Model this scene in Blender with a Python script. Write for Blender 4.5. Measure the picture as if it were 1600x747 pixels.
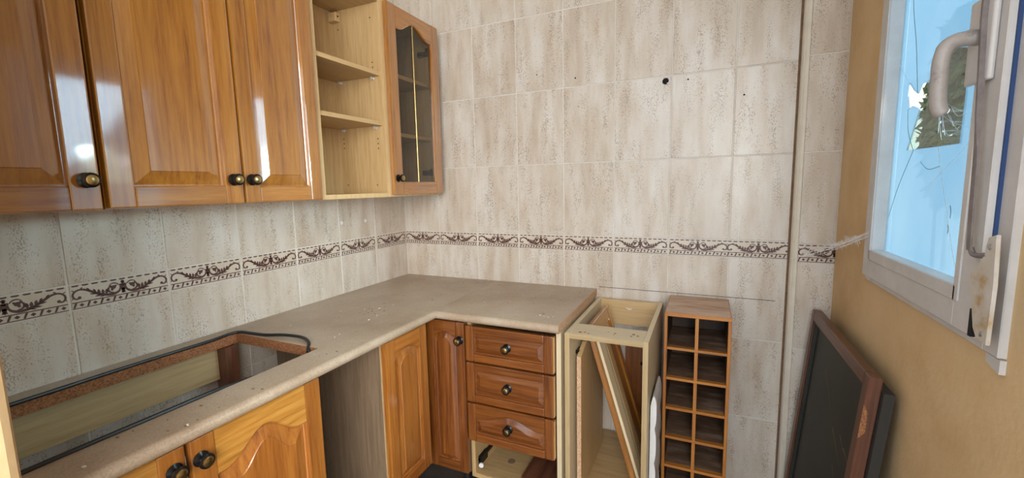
import bpy, bmesh, math, random
from mathutils import Vector, Matrix
random.seed(7)
PI = math.pi
SC = bpy.context.scene
COL = SC.collection
for _o in list(bpy.data.objects):
    bpy.data.objects.remove(_o, do_unlink=True)

# ------------------------------------------------------------------ camera
CAM = Vector((1.51139, -1.91790, 1.35431))
YAW, PITCH, ROLL, FPX = 0.42545, -0.12203, -0.02102, 671.17
def _cam():
    cy, sy, cp, sp = math.cos(YAW), math.sin(YAW), math.cos(PITCH), math.sin(PITCH)
    f = Vector((-sy * cp, cy * cp, sp)); r = Vector((cy, sy, 0)); u = r.cross(f)
    c, s = math.cos(ROLL), math.sin(ROLL)
    r2 = r * c + u * s; u2 = u * c - r * s
    cd = bpy.data.cameras.new('camera'); o = bpy.data.objects.new('camera', cd); COL.objects.link(o)
    m = Matrix((r2, u2, -f)).transposed().to_4x4(); m.translation = CAM
    o.matrix_world = m
    cd.sensor_width = 36; cd.lens = FPX * 36 / 1600; cd.clip_start = 0.02; cd.clip_end = 200
    SC.camera = o
_cam()

# ------------------------------------------------------------------ world, light, exposure
SKY = (0.86, 0.94, 1.0); SKY_STRENGTH = 1.9
w = bpy.data.worlds.new('sky'); SC.world = w; w.use_nodes = True
w.node_tree.nodes['Background'].inputs['Color'].default_value = (*SKY, 1)
w.node_tree.nodes['Background'].inputs['Strength'].default_value = SKY_STRENGTH
def area(name, loc, target, sx, sy, power, col):
    l = bpy.data.lights.new(name, 'AREA'); l.shape = 'RECTANGLE'; l.size = sx; l.size_y = sy
    l.energy = power; l.color = col
    o = bpy.data.objects.new(name, l); COL.objects.link(o); o.location = loc
    o.rotation_euler = (Vector(target) - Vector(loc)).to_track_quat('-Z', 'Y').to_euler()
    return o
# unseen area lamp added behind the camera as soft fill from the right rear
area('rear_fill_lamp', (2.6, -3.9, 1.75), (0.4, -0.5, 1.0), 2.0, 1.9, 125, (1.0, 0.975, 0.94))
# soft daylight that falls in through the filmed window, down towards the sink
sl = bpy.data.lights.new('window_daylight', 'SUN'); sl.energy = 28.0; sl.angle = math.radians(40); sl.color = (.80, .91, 1.0)
so = bpy.data.objects.new('window_daylight', sl); COL.objects.link(so); so.location = (5, 0, 4)
so.rotation_euler = Vector((-1.94, -.22, -.62)).to_track_quat('-Z', 'Y').to_euler()
SC.view_settings.view_transform = 'Standard'
SC.view_settings.look = 'None'
SC.view_settings.gamma = 1
SC.view_settings.use_curve_mapping = False
SC.view_settings.exposure = 0.42

# ------------------------------------------------------------------ helpers
WPOS = {}
class MB:
    def __init__(s): s.v = []; s.f = []; s.mi = []
    def add(s, vs, fs, mi=0):
        o = len(s.v); s.v += [tuple(p) for p in vs]
        for f in fs: s.f.append(tuple(i + o for i in f)); s.mi.append(mi)
        return s
    def box(s, x0, x1, y0, y1, z0, z1, mi=0):
        x0, x1 = min(x0, x1), max(x0, x1); y0, y1 = min(y0, y1), max(y0, y1); z0, z1 = min(z0, z1), max(z0, z1)
        v = [(x0,y0,z0),(x1,y0,z0),(x1,y1,z0),(x0,y1,z0),(x0,y0,z1),(x1,y0,z1),(x1,y1,z1),(x0,y1,z1)]
        return s.add(v, [(0,3,2,1),(4,5,6,7),(0,1,5,4),(1,2,6,5),(2,3,7,6),(3,0,4,7)], mi)
    def prism(s, pts, fn, a, b, mi=0, caps=True):
        """pts: 2D loop; fn(p, t) -> 3D; extruded from t=a to t=b"""
        n = len(pts)
        v = [fn(p, a) for p in pts] + [fn(p, b) for p in pts]
        f = [(i, (i + 1) % n, n + (i + 1) % n, n + i) for i in range(n)]
        if caps: f += [tuple(range(n))[::-1], tuple(range(n, 2 * n))]
        return s.add(v, f, mi)
    def tube(s, pts, r, seg=8, mi=0, caps=True):
        pts = [Vector(p) for p in pts]; rs = r if isinstance(r, (list, tuple)) else [r] * len(pts)
        base = len(s.v); prev = None
        for i, p in enumerate(pts):
            d = (pts[min(i + 1, len(pts) - 1)] - pts[max(i - 1, 0)]).normalized()
            if prev is None:
                a = Vector((0, 0, 1)) if abs(d.z) < .9 else Vector((1, 0, 0))
                n = d.cross(a).normalized()
            else:
                n = (prev - d * prev.dot(d)).normalized()
            prev = n; b = d.cross(n)
            for k in range(seg):
                t = 2 * PI * k / seg
                s.v.append(tuple(p + n * (math.cos(t) * rs[i]) + b * (math.sin(t) * rs[i])))
        for i in range(len(pts) - 1):
            for k in range(seg):
                k2 = (k + 1) % seg
                s.f.append((base + i * seg + k, base + i * seg + k2, base + (i + 1) * seg + k2, base + (i + 1) * seg + k)); s.mi.append(mi)
        if caps:
            s.f.append(tuple(base + k for k in range(seg))[::-1]); s.mi.append(mi)
            e = base + (len(pts) - 1) * seg
            s.f.append(tuple(e + k for k in range(seg))); s.mi.append(mi)
        return s
    def lathe(s, prof, origin, axis, seg=20, mis=None):
        """prof: list of (radius, height) along axis"""
        o = Vector(origin); ax = Vector(axis).normalized()
        a = Vector((0, 0, 1)) if abs(ax.z) < .9 else Vector((1, 0, 0))
        n = ax.cross(a).normalized(); b = ax.cross(n)
        base = len(s.v)
        for (r, h) in prof:
            for k in range(seg):
                t = 2 * PI * k / seg
                s.v.append(tuple(o + ax * h + n * (math.cos(t) * r) + b * (math.sin(t) * r)))
        for i in range(len(prof) - 1):
            for k in range(seg):
                k2 = (k + 1) % seg
                s.f.append((base + i * seg + k, base + (i + 1) * seg + k, base + (i + 1) * seg + k2, base + i * seg + k2))
                s.mi.append(mis[i] if mis else 0)
        e = base + (len(prof) - 1) * seg
        s.f.append(tuple(e + k for k in range(seg))); s.mi.append(mis[-1] if mis else 0)
        s.f.append(tuple(base + k for k in range(seg))[::-1]); s.mi.append(mis[0] if mis else 0)
        return s

def make_mesh(name, mb, mats, off=Vector((0, 0, 0)), bevel=0.0, seg=1, smooth=False):
    me = bpy.data.meshes.new(name)
    me.from_pydata([tuple(Vector(p) - off) for p in mb.v], [], mb.f)
    mats = mats if isinstance(mats, (list, tuple)) else [mats]
    for m in mats: me.materials.append(m)
    for p, i in zip(me.polygons, mb.mi): p.material_index = i
    bm = bmesh.new(); bm.from_mesh(me)
    bmesh.ops.recalc_face_normals(bm, faces=bm.faces)
    if bevel > 0:
        bmesh.ops.bevel(bm, geom=list(bm.edges), offset=bevel, segments=seg, profile=.6, affect='EDGES', clamp_overlap=True)
    bm.to_mesh(me); bm.free()
    if smooth:
        for p in me.polygons: p.use_smooth = True
        try: me.set_sharp_from_angle(angle=math.radians(38))
        except Exception: pass
    me.update()
    return me

def wpos(o): return WPOS.get(o.name, Vector((0, 0, 0)))

def obj(name, mb, mats, parent=None, loc=None, bevel=0.0, seg=1, smooth=False, local=False, label=None):
    """mesh object; mb in world coordinates unless local (then in the parent's frame)"""
    if local:
        me = make_mesh(name, mb, mats, Vector((0, 0, 0)), bevel, seg, smooth)
        o = bpy.data.objects.new(name, me); COL.objects.link(o); o.parent = parent
        WPOS[o.name] = wpos(parent) if parent else Vector((0, 0, 0))
    else:
        L = Vector(loc) if loc is not None else (wpos(parent).copy() if parent else Vector((0, 0, 0)))
        me = make_mesh(name, mb, mats, L, bevel, seg, smooth)
        o = bpy.data.objects.new(name, me); COL.objects.link(o)
        if parent: o.parent = parent; o.location = L - wpos(parent)
        else: o.location = L
        WPOS[o.name] = L
    if label: o['label'] = label
    return o

def thing(name, label, cat, loc, group=None, rot=None):
    o = bpy.data.objects.new(name, None); COL.objects.link(o); o.location = loc
    o.empty_display_size = .05
    if rot is not None: o.rotation_euler = rot
    o['label'] = label; o['category'] = cat
    if group: o['group'] = group
    WPOS[o.name] = Vector(loc)
    return o
def tag(o, label, cat, group=None):
    o['label'] = label; o['category'] = cat
    if group: o['group'] = group
    return o
def struct(o, label=None):
    o['kind'] = 'structure'
    if label: o['label'] = label
    return o
def bx(*a): return MB().box(*a)

def catmull(P, n=8, closed=False):
    out = []; N = len(P)
    for i in range(N if closed else N - 1):
        p0 = P[(i - 1) % N] if (closed or i > 0) else P[0]
        p1 = P[i]; p2 = P[(i + 1) % N]
        p3 = P[(i + 2) % N] if (closed or i + 2 < N) else P[-1]
        for k in range(n):
            t = k / n
            out.append(tuple(.5 * (2 * b + (c - a) * t + (2 * a - 5 * b + 4 * c - d) * t * t + (3 * b - a - 3 * c + d) * t ** 3)
                             for a, b, c, d in zip(p0, p1, p2, p3)))
    if not closed: out.append(tuple(P[-1]))
    return out

# ------------------------------------------------------------------ materials
MATS = {}
def new_mat(name):
    m = bpy.data.materials.new(name); m.use_nodes = True
    nt = m.node_tree; b = nt.nodes['Principled BSDF']
    return m, nt, b
def N(nt, t, **kw):
    n = nt.nodes.new(t)
    for k, v in kw.items():
        if k in n.inputs: n.inputs[k].default_value = v
        else: setattr(n, k, v)
    return n
def ramp(nt, stops, interp='LINEAR'):
    r = nt.nodes.new('ShaderNodeValToRGB'); cr = r.color_ramp; cr.interpolation = interp
    while len(cr.elements) > len(stops): cr.elements.remove(cr.elements[-1])
    while len(cr.elements) < len(stops): cr.elements.new(.5)
    for e, (p, c) in zip(cr.elements, stops):
        e.position = p; e.color = (*c, 1) if len(c) == 3 else c
    return r
def mixc(nt, fac, a, b, mode='MIX'):
    m = nt.nodes.new('ShaderNodeMix'); m.data_type = 'RGBA'; m.blend_type = mode
    for s, val in ((m.inputs[0], fac), (m.inputs[6], a), (m.inputs[7], b)):
        if isinstance(val, (int, float)): s.default_value = val
        elif isinstance(val, (tuple, list)): s.default_value = (*val, 1) if len(val) == 3 else val
        else: nt.links.new(val, s)
    return m.outputs[2]
def coords(nt, scale=(1, 1, 1), rnd=True, rot=(0, 0, 0)):
    tc = nt.nodes.new('ShaderNodeTexCoord'); mp = nt.nodes.new('ShaderNodeMapping')
    mp.inputs['Scale'].default_value = scale; mp.inputs['Rotation'].default_value = rot
    src = tc.outputs['Object']
    if rnd:
        oi = nt.nodes.new('ShaderNodeObjectInfo')
        ml = nt.nodes.new('ShaderNodeVectorMath'); ml.operation = 'MULTIPLY_ADD'
        cb = nt.nodes.new('ShaderNodeCombineXYZ')
        for i in range(3): nt.links.new(oi.outputs['Random'], cb.inputs[i])
        nt.links.new(cb.outputs[0], ml.inputs[0]); ml.inputs[1].default_value = (13.7, 7.3, 21.1)
        nt.links.new(src, ml.inputs[2]); src = ml.outputs[0]
    nt.links.new(src, mp.inputs['Vector'])
    return mp.outputs[0]

def plain(name, col, rough=.5, metal=0, **kw):
    if name in MATS: return MATS[name]
    m, nt, b = new_mat(name)
    b.inputs['Base Color'].default_value = (*col, 1); b.inputs['Roughness'].default_value = rough; b.inputs['Metallic'].default_value = metal
    for k, v in kw.items(): b.inputs[k].default_value = v
    MATS[name] = m; return m

def wood(kind, axis='z'):
    key = 'wood_%s_%s' % (kind, axis)
    if key in MATS: return MATS[key]
    P = {  # dark, mid, light, coat weight, coat rough, coat ior, rough, grain strength
        'oak':   ((.20, .060, .009), (.325, .122, .013), (.41, .172, .022), 1, .07, 2.0, .38),
        'chestnut': ((.085, .022, .004), (.165, .047, .007), (.235, .076, .012), 1, .16, 1.5, .42),
        'honey': ((.20, .058, .009), (.315, .104, .016), (.40, .150, .025), 1, .14, 1.55, .4),
        'dark': ((.020, .010, .006), (.035, .018, .010), (.05, .026, .015), 0, .3, 1.5, .6),  # near-black; in the bottle rack it stands in for shade
        'golden': ((.32, .125, .018), (.45, .20, .034), (.55, .27, .055), 1, .12, 1.6, .4),
        'beech': ((.41, .265, .118), (.49, .328, .152), (.55, .385, .19), 0, .3, 1.45, .42),
        'beech_edge': ((.52, .35, .165), (.60, .42, .205), (.65, .465, .24), 0, .3, 1.45, .4),
        'cream': ((.60, .49, .315), (.665, .555, .37), (.70, .595, .405), 0, .3, 1.45, .4),
        'rail':  ((.36, .25, .12), (.44, .315, .16), (.50, .37, .20), 0, .3, 1.45, .5),
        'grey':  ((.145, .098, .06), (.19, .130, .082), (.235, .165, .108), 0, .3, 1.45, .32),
        'rack':  ((.27, .085, .012), (.40, .142, .020), (.48, .19, .03), .4, .25, 1.5, .45),
        'mahogany': ((.055, .018, .010), (.10, .034, .017), (.15, .055, .028), .4, .3, 1.5, .5),
    }[kind]
    m, nt, b = new_mat(key)
    sc = {'z': (1, 1, .055), 'y': (1, .055, 1), 'x': (.055, 1, 1)}[axis]
    v = coords(nt, sc)
    # broad cathedral figure
    n0 = N(nt, 'ShaderNodeTexNoise', Scale=9.0, Detail=2.0, Roughness=.5); nt.links.new(v, n0.inputs['Vector'])
    n1 = N(nt, 'ShaderNodeTexNoise', Scale=90.0, Detail=4.0, Roughness=.62, Distortion=.4); nt.links.new(v, n1.inputs['Vector'])
    n2 = N(nt, 'ShaderNodeTexNoise', Scale=420.0, Detail=2.0, Roughness=.5); nt.links.new(v, n2.inputs['Vector'])
    ma = N(nt, 'ShaderNodeMath', operation='MULTIPLY_ADD'); nt.links.new(n0.outputs['Fac'], ma.inputs[0]); ma.inputs[1].default_value = 7.0; ma.inputs[2].default_value = 0
    sn = N(nt, 'ShaderNodeMath', operation='PINGPONG'); nt.links.new(ma.outputs[0], sn.inputs[0]); sn.inputs[1].default_value = 1.0
    a1 = N(nt, 'ShaderNodeMath', operation='MULTIPLY_ADD'); nt.links.new(sn.outputs[0], a1.inputs[0]); a1.inputs[1].default_value = .16 if kind not in ('beech', 'cream', 'beech_edge', 'grey') else .08
    nt.links.new(n1.outputs['Fac'], a1.inputs[2])
    a2 = N(nt, 'ShaderNodeMath', operation='MULTIPLY_ADD'); nt.links.new(n2.outputs['Fac'], a2.inputs[0]); a2.inputs[1].default_value = .28; nt.links.new(a1.outputs[0], a2.inputs[2])
    r = ramp(nt, [(.46, P[0]), (.66, P[1]), (.88, P[2])]); nt.links.new(a2.outputs[0], r.inputs[0])
    oi = nt.nodes.new('ShaderNodeObjectInfo')
    hv = N(nt, 'ShaderNodeHueSaturation'); mr = N(nt, 'ShaderNodeMapRange'); mr.inputs[3].default_value = .9; mr.inputs[4].default_value = 1.08
    nt.links.new(oi.outputs['Random'], mr.inputs[0]); nt.links.new(mr.outputs[0], hv.inputs['Value']); nt.links.new(r.outputs[0], hv.inputs['Color'])
    nt.links.new(hv.outputs[0], b.inputs['Base Color'])
    b.inputs['Roughness'].default_value = P[6]
    b.inputs['Coat Weight'].default_value = P[3]; b.inputs['Coat Roughness'].default_value = P[4]; b.inputs['Coat IOR'].default_value = P[5]
    bp = N(nt, 'ShaderNodeBump', Strength=.10, Distance=.002); nt.links.new(a2.outputs[0], bp.inputs['Height']); nt.links.new(bp.outputs[0], b.inputs['Normal'])
    MATS[key] = m; return m

def mat_tile(name, border=False):
    m, nt, b = new_mat(name)
    v = coords(nt, (1, 1, .20))
    v2 = coords(nt, (1, 1, .62))
    n1 = N(nt, 'ShaderNodeTexNoise', Scale=17.0, Detail=3.0, Roughness=.55); nt.links.new(v, n1.inputs['Vector'])
    if border: st = [(.3, (.60, .53, .44)), (.7, (.68, .63, .55))]
    else: st = [(.30, (.535, .460, .380)), (.46, (.610, .550, .475)), (.60, (.655, .615, .560)), (.78, (.675, .655, .625))]
    r1 = ramp(nt, st); nt.links.new(n1.outputs['Fac'], r1.inputs[0])
    nb = N(nt, 'ShaderNodeTexNoise', Scale=6.0, Detail=3.0, Roughness=.6); nt.links.new(v2, nb.inputs['Vector'])
    rb = ramp(nt, [(.35, (.94, .905, .865)), (.65, (1.03, 1.03, 1.035))]); nt.links.new(nb.outputs['Fac'], rb.inputs[0])
    c1 = mixc(nt, 1.0, r1.outputs[0], rb.outputs[0], 'MULTIPLY')
    # pits: little flecks gathered in vertical veins
    n2 = N(nt, 'ShaderNodeTexNoise', Scale=310.0, Detail=2.5, Roughness=.65); nt.links.new(v2, n2.inputs['Vector'])
    n3 = N(nt, 'ShaderNodeTexNoise', Scale=30.0, Detail=2.0, Roughness=.5); nt.links.new(v, n3.inputs['Vector'])
    ad = N(nt, 'ShaderNodeMath', operation='MULTIPLY_ADD'); nt.links.new(n3.outputs['Fac'], ad.inputs[0]); ad.inputs[1].default_value = .50; nt.links.new(n2.outputs['Fac'], ad.inputs[2])
    r2 = ramp(nt, [(.835, (0, 0, 0)), (.90, (1, 1, 1))]); nt.links.new(ad.outputs[0], r2.inputs[0])
    fm = N(nt, 'ShaderNodeMath', operation='MULTIPLY'); nt.links.new(r2.outputs[0], fm.inputs[0]); fm.inputs[1].default_value = .12 if border else .62
    n4 = N(nt, 'ShaderNodeTexNoise', Scale=20.0, Detail=1.0); nt.links.new(v2, n4.inputs['Vector'])
    r4 = ramp(nt, [(.4, (.20, .15, .11)), (.65, (.33, .19, .075))]); nt.links.new(n4.outputs['Fac'], r4.inputs[0])
    col = mixc(nt, fm.outputs[0], c1, r4.outputs[0])
    nt.links.new(col, b.inputs['Base Color'])
    b.inputs['Roughness'].default_value = .30; b.inputs['Specular IOR Level'].default_value = .5
    bp = N(nt, 'ShaderNodeBump', Strength=.10, Distance=.001); nt.links.new(r2.outputs[0], bp.inputs['Height']); bp.invert = True; nt.links.new(bp.outputs[0], b.inputs['Normal'])
    return m
M_TILE = mat_tile('travertine_tile')
M_BORDER = mat_tile('border_glaze', True)

def mat_noise(name, stops, scale, rough, detail=5, vscale=(1, 1, 1), bump=0.0, bscale=None, **kw):
    m, nt, b = new_mat(name)
    v = coords(nt, vscale, rnd=kw.pop('rnd', False))
    n1 = N(nt, 'ShaderNodeTexNoise', Scale=scale, Detail=detail, Roughness=.62); nt.links.new(v, n1.inputs['Vector'])
    r1 = ramp(nt, stops); nt.links.new(n1.outputs['Fac'], r1.inputs[0]); nt.links.new(r1.outputs[0], b.inputs['Base Color'])
    b.inputs['Roughness'].default_value = rough
    if bump:
        n2 = N(nt, 'ShaderNodeTexNoise', Scale=bscale or scale * 8, Detail=4.0); nt.links.new(v, n2.inputs['Vector'])
        bp = N(nt, 'ShaderNodeBump', Strength=bump, Distance=.004); nt.links.new(n2.outputs['Fac'], bp.inputs['Height']); nt.links.new(bp.outputs[0], b.inputs['Normal'])
    for k, val in kw.items(): b.inputs[k].default_value = val
    return m

M_GROUT = mat_noise('grout', [(.3, (.60, .56, .50)), (.7, (.74, .71, .66))], 9, .8)
M_PLASTER = mat_noise('yellow_plaster', [(.28, (.55, .355, .17)), (.5, (.655, .455, .240)), (.72, (.70, .515, .295))], 3.2, .85, bump=.25, bscale=70)
M_CEIL = mat_noise('ceiling_paint', [(.3, (.72, .70, .66)), (.7, (.80, .78, .74))], 3, .9)
M_FLOOR = mat_noise('dark_floor', [(.3, (.045, .036, .03)), (.7, (.10, .082, .068))], 6, .55, bump=.15)
M_MOTIF = mat_noise('brown_glaze', [(.3, (.075, .030, .026)), (.7, (.125, .055, .045))], 60, .35)
M_CHIP = mat_noise('chipboard', [(.32, (.30, .145, .07)), (.5, (.55, .34, .20)), (.68, (.70, .52, .35))], 330, .8, detail=3)
M_CHIPDARK = mat_noise('damp_chipboard', [(.32, (.12, .045, .02)), (.5, (.28, .115, .045)), (.7, (.40, .19, .08))], 240, .8, detail=3)
M_BLACK = plain('black_rubber', (.012, .012, .014), .42)
M_BLACKMETAL = plain('black_metal', (.018, .017, .016), .22, .6)
M_BRASS = plain('aged_brass', (.46, .34, .15), .26, 1.0)
M_STEEL = plain('steel', (.45, .45, .46), .35, .9)
M_PIN = plain('clear_pin', (.62, .62, .60), .18, .2)
M_WHITE = mat_noise('white_paint', [(.3, (.66, .655, .66)), (.7, (.74, .735, .74))], 12, .4)
M_PVC = mat_noise('white_pvc', [(.3, (.50, .475, .455)), (.7, (.60, .575, .56))], 14, .42, bump=.05, bscale=120)
M_PVCSTAIN = mat_noise('stained_pvc', [(.30, (.42, .27, .12)), (.42, (.52, .46, .38)), (.6, (.58, .545, .50))], 18, .45)
M_TRIM = mat_noise('cream_trim', [(.3, (.60, .54, .43)), (.7, (.70, .64, .53))], 14, .45)
M_CAULK = mat_noise('brown_caulk', [(.3, (.16, .09, .05)), (.7, (.27, .17, .10))], 20, .8)
M_HOLE = plain('dark_hole', (.008, .007, .006), .9)
M_BLUE = plain('blue_strip', (.012, .045, .15), .6)
M_ROD = mat_noise('worn_rod', [(.3, (.14, .115, .11)), (.7, (.21, .18, .175))], 60, .5)
M_DUST = mat_noise('grey_dust_wood', [(.34, (.40, .235, .15)), (.52, (.57, .41, .305)), (.72, (.70, .58, .48))], 9, .7, vscale=(.5, 2.2, 1))
M_DUST_SHADED = mat_noise('shaded_brown_dust', [(.34, (.09, .042, .022)), (.52, (.15, .085, .05)), (.76, (.28, .20, .15))], 14, .8, vscale=(.6, 2.0, 1), rnd=True)  # brown dust, darkened in its colour for the shade inside the rack
M_SLATE = mat_noise('dark_slate_glass', [(.3, (.016, .018, .014)), (.7, (.034, .036, .028))], 4, .55)
M_SCRATCH = plain('ochre_scratch', (.30, .20, .09), .7)
M_FLECK = plain('paint_fleck', (.72, .71, .68), .7)
M_WEB = plain('cobweb_silk', (.82, .84, .88), .6)

def mat_worktop():
    m, nt, b = new_mat('worktop_laminate')
    v = coords(nt, rnd=False)
    n1 = N(nt, 'ShaderNodeTexNoise', Scale=3.0, Detail=6.0, Roughness=.65); nt.links.new(v, n1.inputs['Vector'])
    r1 = ramp(nt, [(.3, (.320, .230, .155)), (.5, (.430, .335, .242)), (.72, (.520, .440, .345))]); nt.links.new(n1.outputs['Fac'], r1.inputs[0])
    n2 = N(nt, 'ShaderNodeTexNoise', Scale=260.0, Detail=2.0); nt.links.new(v, n2.inputs['Vector'])
    r2 = ramp(nt, [(.36, (.86, .84, .82)), (.6, (1.03, 1.03, 1.03))]); nt.links.new(n2.outputs['Fac'], r2.inputs[0])
    c = mixc(nt, 1.0, r1.outputs[0], r2.outputs[0], 'MULTIPLY')
    # rusty stains with a shape of their own
    n3 = N(nt, 'ShaderNodeTexNoise', Scale=11.0, Detail=4.0, Roughness=.7); nt.links.new(v, n3.inputs['Vector'])
    r3 = ramp(nt, [(.66, (0, 0, 0)), (.74, (.55, .55, .55))]); nt.links.new(n3.outputs['Fac'], r3.inputs[0])
    c = mixc(nt, r3.outputs[0], c, (.27, .145, .065))
    nt.links.new(c, b.inputs['Base Color'])
    b.inputs['Roughness'].default_value = .34
    return m
M_TOP = mat_worktop()

def mat_glass(name, tint, gloss=.10, rough=.02):
    m, nt, b = new_mat(name); nt.nodes.remove(b)
    out = nt.nodes['Material Output']
    tr = N(nt, 'ShaderNodeBsdfTransparent'); tr.inputs[0].default_value = (*tint, 1)
    gl = N(nt, 'ShaderNodeBsdfGlossy'); gl.inputs['Roughness'].default_value = rough; gl.inputs['Color'].default_value = (1, 1, 1, 1)
    lw = N(nt, 'ShaderNodeLayerWeight'); pw = N(nt, 'ShaderNodeMath', operation='POWER'); nt.links.new(lw.outputs['Facing'], pw.inputs[0]); pw.inputs[1].default_value = 4.5
    fr = N(nt, 'ShaderNodeMath', operation='MULTIPLY_ADD'); nt.links.new(pw.outputs[0], fr.inputs[0]); fr.inputs[1].default_value = .85; fr.inputs[2].default_value = .03
    mx = N(nt, 'ShaderNodeMixShader'); nt.links.new(fr.outputs[0], mx.inputs[0]); nt.links.new(tr.outputs[0], mx.inputs[1]); nt.links.new(gl.outputs[0], mx.inputs[2])
    nt.links.new(mx.outputs[0], out.inputs[0]); return m
M_GLASS = mat_glass('cabinet_glass', (.74, .72, .68))
M_CLEAR = mat_glass('bare_window_glass', (.74, .83, .80))
def mat_film():
    m, nt, b = new_mat('blue_window_film'); nt.nodes.remove(b)
    out = nt.nodes['Material Output']
    v = coords(nt, (1, 1, .45), rnd=False)
    n = N(nt, 'ShaderNodeTexNoise', Scale=5.0, Detail=5.0, Roughness=.6); nt.links.new(v, n.inputs['Vector'])
    r = ramp(nt, [(.35, (.082, .132, .165)), (.65, (.112, .155, .178))]); nt.links.new(n.outputs['Fac'], r.inputs[0])
    tl = N(nt, 'ShaderNodeBsdfTranslucent'); nt.links.new(r.outputs[0], tl.inputs[0])
    df = N(nt, 'ShaderNodeBsdfDiffuse'); df.inputs[0].default_value = (.35, .5, .6, 1)
    mx = N(nt, 'ShaderNodeMixShader'); mx.inputs[0].default_value = .15; nt.links.new(tl.outputs[0], mx.inputs[1]); nt.links.new(df.outputs[0], mx.inputs[2])
    tp = N(nt, 'ShaderNodeBsdfTransparent'); tp.inputs[0].default_value = (.66, .755, .80, 1)
    m3 = N(nt, 'ShaderNodeMixShader'); m3.inputs[0].default_value = .29; nt.links.new(mx.outputs[0], m3.inputs[1]); nt.links.new(tp.outputs[0], m3.inputs[2]); mx = m3
    gl = N(nt, 'ShaderNodeBsdfGlossy'); gl.inputs['Roughness'].default_value = .08
    m2 = N(nt, 'ShaderNodeMixShader'); m2.inputs[0].default_value = .05; nt.links.new(mx.outputs[0], m2.inputs[1]); nt.links.new(gl.outputs[0], m2.inputs[2])
    nt.links.new(m2.outputs[0], out.inputs[0]); return m
M_FILM = mat_film()
M_CRACK = plain('glass_crack', (.05, .30, .36), .2)
M_CRACKL = plain('glass_crack_light', (.75, .85, .88), .2)
def mat_leaf():
    m, nt, b = new_mat('leaf_green'); v = coords(nt, rnd=False)
    n = N(nt, 'ShaderNodeTexNoise', Scale=4.0, Detail=3.0); nt.links.new(v, n.inputs['Vector'])
    r = ramp(nt, [(.40, (.045, .060, .035)), (.58, (.095, .115, .05)), (.74, (.30, .30, .06))]); nt.links.new(n.outputs['Fac'], r.inputs[0])
    nt.links.new(r.outputs[0], b.inputs['Base Color']); b.inputs['Roughness'].default_value = .55
    tl = N(nt, 'ShaderNodeBsdfTranslucent'); nt.links.new(r.outputs[0], tl.inputs[0])
    mx = N(nt, 'ShaderNodeMixShader'); mx.inputs[0].default_value = .5; nt.links.new(b.outputs[0], mx.inputs[1]); nt.links.new(tl.outputs[0], mx.inputs[2])
    nt.links.new(mx.outputs[0], nt.nodes['Material Output'].inputs[0]); return m
M_LEAF = mat_leaf()
M_GARDENWALL = mat_noise('cream_render', [(.3, (.62, .60, .54)), (.7, (.72, .69, .62))], 3, .9)

# ------------------------------------------------------------------ the setting
FLOOR = 0.05; CEIL = 2.52
ZB = 1.0536; TW = .23; TH = .3332; BH = .0674     # border bottom, tile pitch, border height
XW = 1.939; PIER_X = 1.805; PIER_Y = -.055
struct(obj('floor', bx(-.12, 2.10, -5.2, .12, FLOOR - .1, FLOOR), M_FLOOR))
struct(obj('ceiling', bx(-.12, 2.10, -1.95, .12, CEIL, CEIL + .1), M_CEIL))
wall_back = struct(obj('wall_back', bx(-.12, XW, .0016, .12, FLOOR, CEIL), M_GROUT, loc=(0, 0, FLOOR)))
wall_left = struct(obj('wall_left', bx(-.12, -.0016, -1.72, .0016, FLOOR, CEIL), M_GROUT, loc=(0, 0, FLOOR)))
# plaster return at the near end of the left run (jamb of the opening the picture is taken from)
JX, JY = .74, -1.716
jm = MB()
jm.prism([(-.12, JY), (JX - .012, JY), (JX - .004, JY - .004), (JX, JY - .012), (JX, JY - .20), (-.12, JY - .20)],
         lambda p, t: (p[0], p[1], t), FLOOR, CEIL)
struct(obj('wall_front', jm, M_PLASTER, loc=(0, JY, FLOOR)))
# window wall with its opening
WY0, WY1, WZ0, WZ1 = -1.012, -.436, 1.095, 1.99
wm = MB()
def leaf_wall(xa, xb, y0, y1, z0, z1):
    wm.box(xa, xb, -2.2, y0, FLOOR, CEIL); wm.box(xa, xb, y1, .06, FLOOR, CEIL)
    wm.box(xa, xb, y0, y1, FLOOR, z0); wm.box(xa, xb, y0, y1, z1, CEIL)
leaf_wall(XW, XW + .022, WY0, WY1, WZ0, WZ1)                      # inner leaf holds the window
leaf_wall(XW + .022, XW + .16, WY0 - .1, .055, WZ0 - .1, WZ1 + .1)  # outer leaf with its wider opening
struct(obj('wall_right', wm, M_PLASTER, loc=(XW, -1, FLOOR)))
# boxed pipe shaft in the corner
wall_pier = struct(obj('wall_shaft', bx(PIER_X + .004, XW, PIER_Y + .0016, .0016, FLOOR, CEIL), M_GROUT, loc=(PIER_X, 0, FLOOR)))

TILE_ME = {}
def tile_mesh(wd, ht, mat, name):
    k = (round(wd, 4), round(ht, 4), name)
    if k not in TILE_ME:
        g = .0022
        mb = MB(); hw, hh = wd / 2 - g, ht / 2 - g; c = .0012
        loops = [[(-hw, .005, -hh), (hw, .005, -hh), (hw, .005, hh), (-hw, .005, hh)],
                 [(-hw, c, -hh), (hw, c, -hh), (hw, c, hh), (-hw, c, hh)],
                 [(-hw + c, 0, -hh + c), (hw - c, 0, -hh + c), (hw - c, 0, hh - c), (-hw + c, 0, hh - c)]]
        vs = sum(loops, []); fs = []
        for l in range(2):
            for i in range(4): fs.append((l * 4 + i, l * 4 + (i + 1) % 4, l * 4 + 4 + (i + 1) % 4, l * 4 + 4 + i))
        fs += [(8, 9, 10, 11), (3, 2, 1, 0)]
        mb.add(vs, fs)
        TILE_ME[k] = make_mesh(name, mb, mat)
    return TILE_ME[k]

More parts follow.
